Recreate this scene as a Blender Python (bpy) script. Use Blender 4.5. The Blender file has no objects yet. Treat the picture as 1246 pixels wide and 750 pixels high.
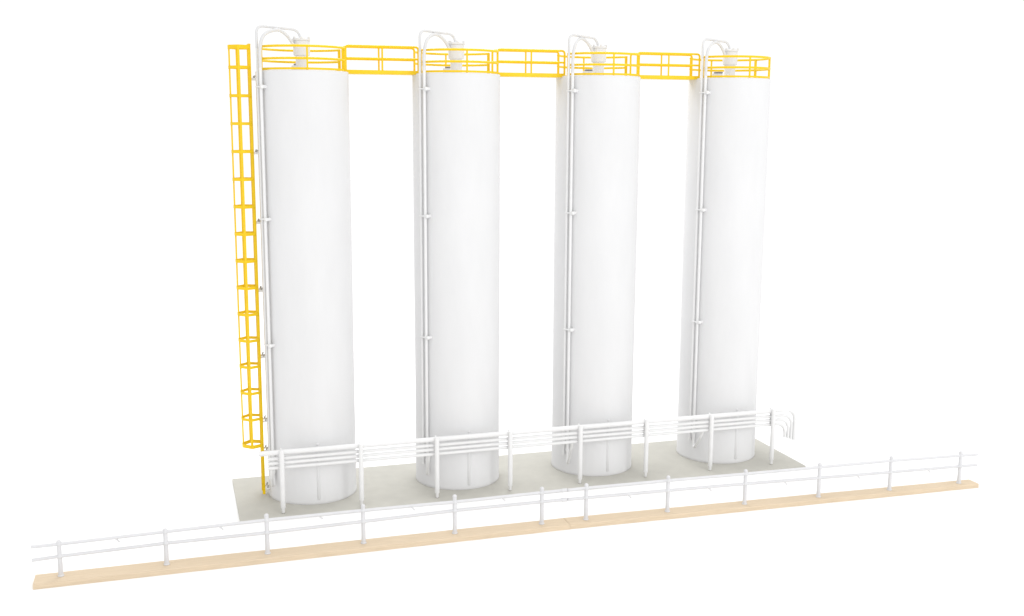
# Four white storage silos with yellow walkways, a caged ladder, a pipe rack and a
# guard fence on a timber strip, photographed on a plain white ground.
import bpy, bmesh, math, random
from mathutils import Vector, Matrix

random.seed(7)
scene = bpy.context.scene
COL = scene.collection

# ------------------------------------------------------------------ helpers
class MB:
    """collects shapes and links them as one mesh object"""
    def __init__(self):
        self.bm = bmesh.new()

    def box(self, c, s, rot=None, bevel=0.0):
        t = bmesh.new()
        bmesh.ops.create_cube(t, size=1.0)
        bmesh.ops.scale(t, vec=s, verts=t.verts)
        if bevel:
            bmesh.ops.bevel(t, geom=t.edges[:], offset=bevel, segments=2, affect='EDGES', profile=0.6)
        if rot is not None:
            bmesh.ops.rotate(t, cent=(0, 0, 0), matrix=rot, verts=t.verts)
        bmesh.ops.translate(t, vec=c, verts=t.verts)
        self._merge(t)
        return self

    def bar(self, a, b, w, h, bevel=0.0, up=(0, 0, 1)):
        a, b, up = Vector(a), Vector(b), Vector(up)
        d = b - a
        x = d.normalized()
        y = up.cross(x)
        if y.length < 1e-6:
            y = Vector((0, 1, 0))
        y.normalize()
        z = x.cross(y)
        self.box((a + b) / 2, (d.length, w, h), Matrix((x, y, z)).transposed(), bevel)
        return self

    def tube(self, pts, r, seg=10, closed=False, caps=True):
        pts = [Vector(p) for p in pts]
        n = len(pts)
        rad = r if isinstance(r, (list, tuple)) else [r] * n
        bm = self.bm
        rings = []
        prev = None
        for i, p in enumerate(pts):
            if closed:
                d = pts[(i + 1) % n] - pts[i - 1]
            else:
                d = pts[min(i + 1, n - 1)] - pts[max(i - 1, 0)]
            d.normalize()
            if prev is None:
                ref = Vector((0, 0, 1)) if abs(d.z) < 0.9 else Vector((1, 0, 0))
                u = d.cross(ref).normalized()
            else:
                u = (prev - d * prev.dot(d)).normalized()
            prev = u
            v = d.cross(u)
            rings.append([bm.verts.new(p + (u * math.cos(2 * math.pi * k / seg) + v * math.sin(2 * math.pi * k / seg)) * rad[i]) for k in range(seg)])
        m = n if closed else n - 1
        for i in range(m):
            A, B = rings[i], rings[(i + 1) % n]
            for k in range(seg):
                bm.faces.new((A[k], A[(k + 1) % seg], B[(k + 1) % seg], B[k]))
        if caps and not closed:
            bm.faces.new(rings[0][::-1])
            bm.faces.new(rings[-1])
        return self

    def lathe(self, prof, c=(0, 0, 0), seg=48, cap_lo=True, cap_hi=True):
        bm = self.bm
        c = Vector(c)
        rings = [[bm.verts.new(c + Vector((r * math.cos(2 * math.pi * k / seg), r * math.sin(2 * math.pi * k / seg), z))) for k in range(seg)] for r, z in prof]
        for A, B in zip(rings, rings[1:]):
            for k in range(seg):
                bm.faces.new((A[k], A[(k + 1) % seg], B[(k + 1) % seg], B[k]))
        if cap_lo:
            bm.faces.new(rings[0][::-1])
        if cap_hi:
            bm.faces.new(rings[-1])
        return self

    def strip(self, pts, w, t, closed=False):
        """flat band of height w (vertical) and thickness t along pts, lying in plan"""
        pts = [Vector(p) for p in pts]
        bm = self.bm
        n = len(pts)
        rings = []
        for i, p in enumerate(pts):
            d = pts[min(i + 1, n - 1)] - pts[max(i - 1, 0)]
            d.z = 0
            d.normalize()
            nn = Vector((-d.y, d.x, 0)) * (t / 2)
            zz = Vector((0, 0, w / 2))
            rings.append([bm.verts.new(p + s) for s in (nn + zz, -nn + zz, -nn - zz, nn - zz)])
        for A, B in zip(rings, rings[1:]):
            for k in range(4):
                bm.faces.new((A[k], A[(k + 1) % 4], B[(k + 1) % 4], B[k]))
        bm.faces.new(rings[0][::-1])
        bm.faces.new(rings[-1])
        return self

    def ball(self, c, r, su=12, sv=8, sz=1.0):
        t = bmesh.new()
        bmesh.ops.create_uvsphere(t, u_segments=su, v_segments=sv, radius=r)
        bmesh.ops.scale(t, vec=(1, 1, sz), verts=t.verts)
        bmesh.ops.translate(t, vec=c, verts=t.verts)
        self._merge(t)
        return self

    def _merge(self, t):
        me = bpy.data.meshes.new('scrap')
        t.to_mesh(me)
        t.free()
        self.bm.from_mesh(me)
        bpy.data.meshes.remove(me)

    def build(self, name, mat, parent=None, smooth=True):
        bm = self.bm
        bmesh.ops.recalc_face_normals(bm, faces=bm.faces)
        me = bpy.data.meshes.new(name)
        bm.to_mesh(me)
        bm.free()
        if smooth:
            me.polygons.foreach_set('use_smooth', [True] * len(me.polygons))
            try:
                me.set_sharp_from_angle(angle=math.radians(38))
            except Exception:
                pass
        me.materials.append(mat)
        o = bpy.data.objects.new(name, me)
        COL.objects.link(o)
        if parent:
            o.parent = parent
        return o


def thing(name, label, cat, loc=(0, 0, 0), rz=0.0, group=None):
    o = bpy.data.objects.new(name, None)
    COL.objects.link(o)
    o.location = loc
    o.rotation_euler = (0, 0, rz)
    o.empty_display_size = 0.2
    o['label'] = label
    o['category'] = cat
    if group:
        o['group'] = group
    return o


def tag(o, label, cat, group=None):
    o['label'] = label
    o['category'] = cat
    if group:
        o['group'] = group


def spline(P, n=8):
    P = [Vector(p) for p in P]
    Q = [2 * P[0] - P[1]] + P + [2 * P[-1] - P[-2]]
    out = []
    for i in range(1, len(Q) - 2):
        a, b, c, d = Q[i - 1:i + 3]
        for k in range(n):
            t = k / n
            out.append(0.5 * ((2 * b) + (c - a) * t + (2 * a - 5 * b + 4 * c - d) * t * t + (3 * b - a - 3 * c + d) * t ** 3))
    out.append(P[-1])
    return out


def arc(r, a0, a1, z, n=None, c=(0, 0)):
    n = n or max(4, int(abs(a1 - a0) / 4))
    return [(c[0] + r * math.cos(math.radians(a0 + (a1 - a0) * k / n)), c[1] + r * math.sin(math.radians(a0 + (a1 - a0) * k / n)), z) for k in range(n + 1)]


def fillet(P, r, n=6):
    """polyline with rounded corners"""
    P = [Vector(p) for p in P]
    out = [P[0]]
    for a, b, c in zip(P, P[1:], P[2:]):
        u, v = (a - b).normalized(), (c - b).normalized()
        s, e = b + u * r, b + v * r
        for k in range(n + 1):
            t = k / n
            out.append((1 - t) ** 2 * s + 2 * t * (1 - t) * b + t * t * e)
    out.append(P[-1])
    return out


def pol(r, deg, z):
    return Vector((r * math.cos(math.radians(deg)), r * math.sin(math.radians(deg)), z))


# ------------------------------------------------------------------ materials
def mat(name, base, rough=0.5, var=0.03, scale=3.0, bump=0.0, bscale=40.0, spec=0.4, stretch=None, grain=None):
    m = bpy.data.materials.new(name)
    m.use_nodes = True
    nt = m.node_tree
    b = nt.nodes['Principled BSDF']
    b.inputs['Roughness'].default_value = rough
    b.inputs['Specular IOR Level'].default_value = spec
    tc = nt.nodes.new('ShaderNodeTexCoord')
    mp = nt.nodes.new('ShaderNodeMapping')
    nt.links.new(tc.outputs['Object'], mp.inputs[0])
    if stretch:
        mp.inputs['Scale'].default_value = stretch
    no = nt.nodes.new('ShaderNodeTexNoise')
    no.inputs['Scale'].default_value = scale
    no.inputs['Detail'].default_value = 5
    nt.links.new(mp.outputs[0], no.inputs['Vector'])
    cr = nt.nodes.new('ShaderNodeValToRGB')
    d = grain or tuple(c * (1 - var) for c in base)
    l = tuple(min(1, c * (1 + var)) for c in base)
    cr.color_ramp.elements[0].position = 0.3
    cr.color_ramp.elements[1].position = 0.7
    cr.color_ramp.elements[0].color = (*d, 1)
    cr.color_ramp.elements[1].color = (*l, 1)
    nt.links.new(no.outputs[0], cr.inputs[0])
    nt.links.new(cr.outputs[0], b.inputs['Base Color'])
    if bump:
        n2 = nt.nodes.new('ShaderNodeTexNoise')
        n2.inputs['Scale'].default_value = bscale
        n2.inputs['Detail'].default_value = 4
        nt.links.new(mp.outputs[0], n2.inputs['Vector'])
        bp = nt.nodes.new('ShaderNodeBump')
        bp.inputs['Strength'].default_value = bump
        bp.inputs['Distance'].default_value = 0.02
        nt.links.new(n2.outputs[0], bp.inputs['Height'])
        nt.links.new(bp.outputs[0], b.inputs['Normal'])
    return m


M_SILO = mat('silo_white', (0.70, 0.70, 0.705), 0.65, 0.016, 2.5, 0.07, 6.0, spec=0.06, stretch=(1, 1, 0.25))
M_PIPE = mat('pipe_white', (0.755, 0.755, 0.755), 0.6, 0.015, 5, spec=0.08)
M_TOP = mat('filter_grey_white', (0.70, 0.70, 0.705), 0.6, 0.02, 5, spec=0.08)
M_FENCE = mat('fence_white', (0.64, 0.64, 0.652), 0.6, 0.03, 6, spec=0.08)
M_YEL = mat('safety_yellow', (0.81, 0.54, 0.006), 0.45, 0.04, 4, spec=0.3)
M_PIPE_SHADE = mat('pipe_shaded_white', (0.66, 0.66, 0.665), 0.6, 0.02, 5, spec=0.08)  # pipe white darkened: shade put into the colour so bends show on white
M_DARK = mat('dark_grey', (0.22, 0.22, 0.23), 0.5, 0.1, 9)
M_BOLT = mat('steel_grey', (0.35, 0.34, 0.33), 0.4, 0.1, 9)
M_PLATE = mat('baseplate_grey', (0.475, 0.464, 0.42), 0.7, 0.04, 2.6, 0.25, 60)
M_FLOOR = mat('white_paper', (0.91, 0.91, 0.91), 0.9, 0.002, 0.5, spec=0.0)
M_WOOD = mat('pale_timber', (0.665, 0.545, 0.40), 0.65, 0.06, 6, 0.2, 14, spec=0.2, stretch=(0.35, 9, 9), grain=(0.60, 0.485, 0.345))

# ------------------------------------------------------------------ the setting
S = 3.47811          # silo spacing
H = 9.55             # silo height
FZ = -0.06           # floor level

floor = MB().box((5, 10, FZ - 0.05), (240, 240, 0.1)).build('floor', M_FLOOR)
floor['kind'] = 'structure'

plate = MB().box(((-1.75816 + 12.07794) / 2, (-1.61387 + 1.36276) / 2, FZ / 2), (12.07794 + 1.75816, 1.36276 + 1.61387, -FZ), bevel=0.006).build('baseplate', M_PLATE)
plate.rotation_euler = (0, 0, -0.00771)
tag(plate, 'flat grey rectangular baseplate under the four white silos', 'baseplate')

# ------------------------------------------------------------------ silos
RR = 0.96            # guard rail radius
labels = [
    'tall white silo nearest the yellow caged ladder, leftmost of the four',
    'tall white silo second from the yellow ladder, a walkway on either side',
    'tall white silo third from the yellow ladder, a walkway on either side',
    'tall white silo farthest right, its guard rail closed on the far side',
]
#         left pipe, right pipe, near arc (start, end), far arc (start, end), hatch place, rib angle, bottoms
SP = [
    dict(a1=-158.2, a2=-151.8, near=(-159, -27), far=(24, 150), b1=0.52, b2=0.40),
    dict(a1=-153.4, a2=-146.4, near=(-159, -27), far=(24, 158), b1=0.60, b2=0.37),
    dict(a1=-151.6, a2=-145.3, near=(-159, -27), far=(24, 158), b1=0.52, b2=0.32),
    dict(a1=-156.0, a2=-150.0, near=(-159, -22), far=(-22, 158), b1=0.56, b2=0.40),
]
RP = 1.065           # pipe distance from the silo axis
for i, sp in enumerate(SP):
    silo = thing('silo', labels[i], 'silo', (i * S, 0, 0), 0, 'four white silos on the baseplate')
    MB().lathe([(1.0, 0.0), (1.006, 0.012), (1.006, 0.06), (1.0, 0.075), (1.0, 2.0), (1.0, 4.0), (1.0, 6.0), (1.0, 8.0), (1.0, H - 0.02), (0.985, H - 0.004)], seg=128, cap_hi=False).build('shell', M_SILO, silo)
    MB().lathe([(0.983, H - 0.03), (0.983, H - 0.003), (0.6, H + 0.004), (0.2, H + 0.012), (0.05, H + 0.014)], seg=96).build('roof', M_SILO, silo)
    # joint rib on the skirt
    rib = MB()
    ra = -90.0 + 0.7 * i
    p0, p1 = pol(0.978, ra, 0.10), pol(0.978, ra, 1.36)
    rib.tube([p0, p0 + Vector((0, 0, 0.02)), p1 - Vector((0, 0, 0.02)), p1], [0.03, 0.042, 0.042, 0.03], 12)
    rib.ball(p1 + Vector((0, -0.004, 0.03)), 0.04)
    rib.build('skirt_rib', M_SILO, silo)

    # guard rail
    n0, n1 = sp['near']
    f0, f1 = sp['far']
    g = MB()
    ends = []
    if i < 3:
        runs = [(n0, n1), (f0, f1)]
    else:
        runs = [(n0, f1)]
    for a0, a1 in runs:
        g.tube(arc(RR, a0, a1, 10.045), 0.027, 8)
        g.tube(arc(RR, a0, a1, 9.79), 0.027, 8)
        g.strip(arc(RR, a0, a1, H + 0.028), 0.046, 0.016)
    rail = g.build('guard_rail', M_YEL, silo)
    if i < 3:
        posts = [n0, -90.5, n1, f0, 90, f1]
    else:
        posts = [n0, -89, -22, 20, 90, f1]
    for k, a in enumerate(posts):
        c = pol(RR, a, (H + 10.06) / 2)
        w = 0.05 if a in (f0, 20) else 0.036
        MB().box(c, (w, w, 10.066 - H), Matrix.Rotation(math.radians(a), 3, 'Z'), 0.004).build('post', M_YEL, rail)

    # filter on the roof
    fl = MB().lathe([(0.165, 9.885), (0.18, 9.90), (0.18, 10.20)], seg=40).build('filter', M_TOP, silo)
    MB().lathe([(0.15, H), (0.15, H + 0.03), (0.135, H + 0.04), (0.135, 9.90)], seg=36).build('filter_neck', M_TOP, silo)
    MB().lathe([(0.18, 10.202), (0.196, 10.205), (0.196, 10.245), (0.17, 10.258), (0.05, 10.27)], seg=40).build('filter_lid', M_TOP, fl)
    for a in (-150, -95, -40, 20, 80, 140):
        MB().box(pol(0.185, a, 10.262), (0.035, 0.045, 0.05), Matrix.Rotation(math.radians(a), 3, 'Z'), 0.005).build('clamp', M_TOP, fl)

    # manhole
    hx, hy = -0.03, 0.58
    hatch = MB().lathe([(0.17, H - 0.01), (0.17, H + 0.02), (0.135, H + 0.03), (0.135, 9.70)], (hx, hy, 0), 32).build('manhole', M_TOP, silo)
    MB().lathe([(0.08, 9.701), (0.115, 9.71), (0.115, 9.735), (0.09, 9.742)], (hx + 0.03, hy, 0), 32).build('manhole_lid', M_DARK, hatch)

    # the two filling pipes with their goosenecks
    a1, a2 = sp['a1'], sp['a2']
    P = [pol(RP, a1, sp['b1']), pol(RP, a1, 3.0), pol(RP, a1, 6.0), pol(RP, a1, 9.0), pol(RP, a1, 10.0)]
    top = fillet([pol(RP, a1, 10.0), pol(RP, a1, 10.47) + Vector((0.0, 0, 0)), Vector((-0.06, 0.0, 10.435)), Vector((-0.01, 0.0, 10.24))], 0.17, 8)
    outer = MB().tube(P, 0.031, 12).build('filling_pipe', M_PIPE, silo)
    MB().tube(top, 0.030, 12).build('gooseneck', M_PIPE_SHADE, silo)
    MB().tube([pol(RP, a1, sp['b1'] - 0.03), pol(RP, a1, sp['b1'] + 0.03)], 0.042, 12).build('pipe_end', M_PIPE, outer)
    st = pol(RP, a2, 0)
    low = [Vector((st.x - 0.10, -1.215, 0.99)), Vector((st.x - 0.09, -1.10, 0.80)), Vector((st.x - 0.05, st.y - 0.28, 0.53)), Vector((st.x - 0.02, st.y - 0.10, sp['b2'] + 0.0)), Vector((st.x - 0.003, st.y - 0.012, sp['b2'] + 0.07)), pol(RP, a2, sp['b2'] + 0.28)]
    Pl = spline(low, 6)
    up = spline([pol(RP, a2, 9.6), pol(RP - 0.01, a2, 10.0), pol(RP - 0.12, a2, 10.28), Vector((-0.55, -0.28, 10.40)), Vector((-0.34, -0.16, 10.31)), Vector((-0.165, -0.07, 10.09))], 8)
    hose = Pl + [pol(RP, a2, 2.0), pol(RP, a2, 5.0), pol(RP, a2, 8.0), pol(RP, a2, 9.6)]
    inner = MB().tube(hose, 0.034, 12).build('filling_pipe', M_PIPE, silo)
    MB().tube(up, 0.036, 12).build('filling_hose', M_PIPE_SHADE, silo)
    MB().tube([pol(RP, a2, sp['b2'] + 0.26), pol(RP, a2, sp['b2'] + 0.34)], 0.045, 12).build('coupling', M_PIPE, inner)
    # clips
    for z in (9.20, 6.385, 3.60):
        c = MB()
        am = (a1 + a2) / 2
        t = pol(1, am + 90, 0)
        q = pol(RP + 0.012, am, z)
        c.bar(q - t * 0.085, q + t * 0.13, 0.08, 0.03, 0.004)
        e = q + t * 0.15
        c.tube([pol(0.99, a2 + 4.5, z), pol(1.10, a2 + 4.5, z)], 0.036, 12)
        c.ball(pol(1.10, a2 + 4.5, z), 0.045)
        c.build('pipe_clip', M_PIPE, silo)

# ------------------------------------------------------------------ walkways between the silos
wl = ['yellow railed walkway bridging the leftmost silo and the second silo',
      'yellow railed walkway bridging the second and third silos, the middle one',
      'yellow railed walkway bridging the third silo and the farthest right silo']
for i in range(3):
    b = thing('walkway', wl[i], 'walkway', (i * S, 0.02, 9.515), 0, 'yellow walkways between silo tops')
    x0, x1 = 0.905, 2.575
    d = MB().box(((x0 + x1) / 2, 0, 0.043), (x1 - x0, 0.44, 0.086), bevel=0.006)
    d.build('deck', M_YEL, b)
    for sy in (-1, 1):
        y = 0.205 * sy
        fr = MB().tube(fillet([(x0 + 0.02, y, 0.087), (x0 + 0.02, y, 0.60), (x1 - 0.02, y, 0.60), (x1 - 0.02, y, 0.087)], 0.075, 7), 0.025, 8)
        r = fr.build('railing', M_YEL, b)
        MB().tube([(x0 + 0.02, y, 0.335), (x1 - 0.02, y, 0.335)], 0.024, 8).build('mid_rail', M_YEL, r)
        MB().tube([(S / 2, y, 0.087), (S / 2, y, 0.59)], 0.021, 8).build('post', M_YEL, r)

# ------------------------------------------------------------------ ladder with safety cage
lad = thing('caged_ladder', 'tall yellow ladder with a hooped safety cage up the side of the leftmost silo', 'ladder', (-1.13, 0, 0))
for sy in (-1, 1):
    s_ = MB().bar((0, 0.13 * sy, 0.06), (0, 0.13 * sy, 10.11), 0.036, 0.06, 0.006, up=(1, 0, 0)).build('ladder_rail', M_YEL, lad)
for k in range(33):
    z = 0.22 + 0.3 * k
    MB().tube([(0, -0.115, z), (0, 0.115, z)], 0.011, 6).build('rung', M_YEL, lad)
hoop_z = [10.04, 9.615, 9.016, 8.422, 7.824, 7.225, 6.629, 6.031, 5.435, 4.84, 4.247, 3.655, 3.058, 2.456, 1.85, 1.225]
def cage(z):
    """bent flat bar: straight runs with slightly rounded corners"""
    P = [(0.0, -0.149, z), (-0.235, -0.262, z), (-0.43, -0.07, z), (-0.43, 0.07, z), (-0.235, 0.262, z), (0.0, 0.149, z)]
    return fillet(P, 0.045, 4)
for z in hoop_z:
    MB().strip(cage(z), 0.062 if z not in (hoop_z[0], hoop_z[-1]) else 0.08, 0.016).build('cage_hoop', M_YEL, lad)
for (x, y, w, rot) in ((-0.412, 0.0, 0.06, 90), (-0.235, -0.236, 0.045, 15), (-0.235, 0.236, 0.045, -15)):
    MB().box((x, y, (10.07 + 1.19) / 2), (w, 0.034, 10.07 - 1.19), Matrix.Rotation(math.radians(rot), 3, 'Z')).build('cage_bar', M_YEL, lad)
for z in (9.37, 7.79, 6.27, 4.76, 3.25, 1.77, 1.08, 0.18):
    for sy in (-1, 1):
        k = MB().tube([(0.015, 0.12 * sy, z), (0.155, 0.12 * sy, z)], 0.024, 8).build('wall_bracket', M_PIPE, lad)
        MB().tube([(0.085, 0.12 * sy, z + 0.02), (0.105, 0.12 * sy, z + 0.075)], 0.016, 8).build('bolt', M_BOLT, k)

# ------------------------------------------------------------------ pipe rack
rack = thing('pipe_rack', 'white rack of four long pipes on round posts running in front of the silos', 'pipe rack', (0, -1.35, 0))
PX = [-0.828, 0.905, 2.640, 4.390, 6.130, 7.835, 9.575, 11.292]
for x in PX:
    MB().lathe([(0.014, 0.0), (0.034, 0.02), (0.036, 0.10), (0.054, 0.13), (0.054, 1.39), (0.045, 1.42), (0.018, 1.435)], (x, 0, 0), 18).build('post', M_PIPE, rack)
    c = MB().box((x, 0.135, 1.205), (0.04, 0.03, 0.46), bevel=0.005)
    for z in (1.30, 1.176, 1.073, 0.985):
        c.box((x, 0.083, z), (0.03, 0.105, 0.022))
    c.build('pipe_clip', M_PIPE, rack)
for k, (z, r) in enumerate(((1.362, 0.055), (1.228, 0.038), (1.124, 0.038), (1.020, 0.038))):
    xe = 11.96 - 0.088 * k
    ze = 0.565 + 0.03 * k
    rb = 0.30
    P = [(-1.31 if k == 0 else -1.13, 0.085, z)]
    xs = [0.0 + 1.5 * q for q in range(8)]
    P += [(x, 0.085, z + random.uniform(-0.003, 0.003)) for x in xs]
    bend = fillet([(11.2, 0.085, z), (xe, 0.085, z), (xe, 0.085, ze)], rb, 10)
    rr = [r] * (len(P)) + [r] + [min(r, 0.044)] * (len(bend) - 1)
    MB().tube(P + bend, rr, 14).build('pipe', M_PIPE, rack)

# ------------------------------------------------------------------ timber strips and the guard fence
def timber(x0, x1, back, front, label):
    """a plank with slightly wavy cut edges; back/front give y at x0 and x1"""
    m = MB()
    bm = m.bm
    n = 26
    rings = []
    for k in range(n + 1):
        t = k / n
        x = x0 + (x1 - x0) * t
        yb = back[0] + (back[1] - back[0]) * t + random.uniform(-0.006, 0.006)
        yf = front[0] + (front[1] - front[0]) * t + random.uniform(-0.006, 0.006)
        rings.append([bm.verts.new(v) for v in ((x, yb, FZ + 0.001), (x, yb, 0.032), (x, yb - 0.008, 0.04), (x, yf + 0.008, 0.04), (x, yf, 0.032), (x, yf, FZ + 0.001))])
    for A, B in zip(rings, rings[1:]):
        for k in range(6):
            bm.faces.new((A[k], A[(k + 1) % 6], B[(k + 1) % 6], B[k]))
    bm.faces.new(rings[0][::-1])
    bm.faces.new(rings[-1])
    o = m.build('timber_strip', M_WOOD, None, smooth=False)
    tag(o, label, 'timber strip', 'pale timber strips under the fence')
    return o
t1 = timber(-5.66, 4.915, (-3.44, -3.49), (-3.92, -3.935), 'pale timber strip under the left fence section, taller at its free left end')
t1['label'] = 'pale timber strip lying under the left section of white fence'
t2 = timber(4.922, 15.2, (-3.49, -3.865), (-3.935, -4.215), '')
t2['label'] = 'pale timber strip lying under the right section of white fence'


def lerp(tab, x):
    if x <= tab[0][0]:
        return tab[0][1]
    for (xa, ya), (xb, yb) in zip(tab, tab[1:]):
        if x <= xb:
            return ya + (yb - ya) * (x - xa) / (xb - xa)
    return tab[-1][1]


def fence(name, label, xs, tops, ytab, top_tab, mid_tab, x0, x1, nubs, nub_tab):
    f = thing(name, label, 'fence', (xs[0], lerp(ytab, xs[0]), 0.04), 0, 'white fence sections on the timber strips')
    ox, oy, oz = xs[0], lerp(ytab, xs[0]), 0.04
    def L(x, z, dy=0.0):
        return Vector((x - ox, lerp(ytab, x) - oy + dy, z - oz))
    for x, zt in zip(xs, tops):
        zT, zM = lerp(top_tab, x), lerp(mid_tab, x)
        c = L(x, 0)
        p = MB().lathe([(0.060, 0.04 - oz + 0.001), (0.060, 0.055 - oz), (0.047, 0.07 - oz), (0.043, 0.2 - oz), (0.041, zt - oz - 0.03), (0.030, zt - oz - 0.005), (0.012, zt - oz)], (c.x, c.y, 0), 16)
        p.ball((c.x, c.y, zt - oz - 0.035), 0.046, 14, 10)
        p.ball((c.x, c.y, zT - oz), 0.054, 14, 10, 0.9)
        p.ball((c.x, c.y, zM - oz), 0.056, 14, 10, 0.9)
        p.build('post', M_FENCE, f)
    for nm, tab in (('top_rail', top_tab), ('mid_rail', mid_tab)):
        n = 40
        P = [L(x0 + (x1 - x0) * k / n, lerp(tab, x0 + (x1 - x0) * k / n)) for k in range(n + 1)]
        r = MB().tube(P, 0.033, 10).build(nm, M_FENCE, f)
        for e in ((x1,) if x1 < 8 else ()):
            MB().tube([L(e - 0.06, lerp(tab, e)), L(e + 0.05, lerp(tab, e))], 0.042, 12).build('rail_joint', M_FENCE, r)
        if nm == nub_tab:
            for x in nubs:
                z = lerp(tab, x)
                MB().bar(L(x - 0.03, z - 0.005), L(x + 0.055, z - 0.095), 0.03, 0.03, 0.003).build('moulding_nub', M_FENCE, r)
    return f


fence('fence_section', 'left section of white post and rail fence, on the timber strip nearest the ladder',
      [-5.195, -3.293, -1.383, 0.531, 2.441, 4.352], [0.745, 0.765, 0.86, 0.86, 0.875, 0.855],
      [(-5.7, -3.645), (4.35, -3.70), (5.0, -3.715)],
      [(-5.7, 0.668), (-5.2, 0.668), (-3.27, 0.703), (-1.37, 0.735), (0.5, 0.735), (2.56, 0.722), (4.9, 0.74)],
      [(-5.7, 0.405), (-5.2, 0.43), (-3.27, 0.472), (-1.37, 0.472), (0.5, 0.50), (2.56, 0.535), (4.9, 0.53)],
      -5.68, 4.86, (-4.18, -2.27, -0.34, 1.54, 3.48), 'top_rail')
fence('fence_section', 'right section of white post and rail fence, running past the right end of the baseplate',
      [5.350, 7.250, 9.125, 10.995, 12.865, 14.765], [0.845, 0.86, 0.845, 0.845, 0.855, 0.83],
      [(4.9, -3.72), (5.36, -3.735), (15.3, -4.06)],
      [(4.9, 0.74), (5.34, 0.748), (7.2, 0.753), (9.1, 0.747), (12.83, 0.75), (15.3, 0.715)],
      [(4.9, 0.53), (5.34, 0.53), (7.2, 0.525), (9.1, 0.515), (12.83, 0.472), (15.3, 0.455)],
      4.93, 15.24, (6.33, 8.24, 10.12, 12.01, 13.90), 'mid_rail')

# ------------------------------------------------------------------ light
w = bpy.data.worlds.new('World')
scene.world = w
w.use_nodes = True
bg = w.node_tree.nodes['Background']
bg.inputs[0].default_value = (1, 1, 1, 1)
bg.inputs[1].default_value = 1.07


def sun(name, energy, angle, direction, color=(1, 1, 1)):
    l = bpy.data.lights.new(name, 'SUN')
    l.energy = energy
    l.angle = math.radians(angle)
    l.color = color
    o = bpy.data.objects.new(name, l)
    COL.objects.link(o)
    o.rotation_euler = Vector(direction).to_track_quat('-Z', 'Y').to_euler()
    o.location = (5, 0, 25)
    return o


sun('added_overhead_fill', 0.45, 30, (-0.05, 0.03, -1))  # unseen lamp added from above to keep the floor white


def softbox(name, loc, target, sx, sy, watts):
    l = bpy.data.lights.new(name, 'AREA')
    l.shape = 'RECTANGLE'
    l.size, l.size_y = sx, sy
    l.energy = watts
    o = bpy.data.objects.new(name, l)
    COL.objects.link(o)
    o.location = loc
    o.rotation_euler = (Vector(target) - Vector(loc)).to_track_quat('-Z', 'Y').to_euler()
    return o


softbox('key_softbox', (20, -43, 18), (5, 0, 4), 16, 16, 5000)
softbox('added_backdrop_fill', (5.2, 9, 17), (5.2, 9.5, 0), 13, 8, 2000)  # added out of frame to whiten the floor behind the silos

# ------------------------------------------------------------------ camera
cx, cy, cz, yaw, pitch, roll, fpx = -3.10506, -24.94944, 8.57219, 0.30831, 0.16993, 0.00537, 1347.05177
f = Vector((math.sin(yaw) * math.cos(pitch), math.cos(yaw) * math.cos(pitch), -math.sin(pitch)))
r = Vector((math.cos(yaw), -math.sin(yaw), 0))
u = r.cross(f)
r2 = math.cos(roll) * r + math.sin(roll) * u
u2 = -math.sin(roll) * r + math.cos(roll) * u
cam = bpy.data.cameras.new('camera')
cam.sensor_width = 36
cam.lens = 36 * fpx / 1246
cam.clip_end = 1000
co = bpy.data.objects.new('camera', cam)
COL.objects.link(co)
co.matrix_world = Matrix(((r2.x, u2.x, -f.x, cx), (r2.y, u2.y, -f.y, cy), (r2.z, u2.z, -f.z, cz), (0, 0, 0, 1)))
scene.camera = co

scene.view_settings.view_transform = 'Standard'
scene.view_settings.look = 'None'
scene.view_settings.exposure = 0
scene.view_settings.gamma = 1
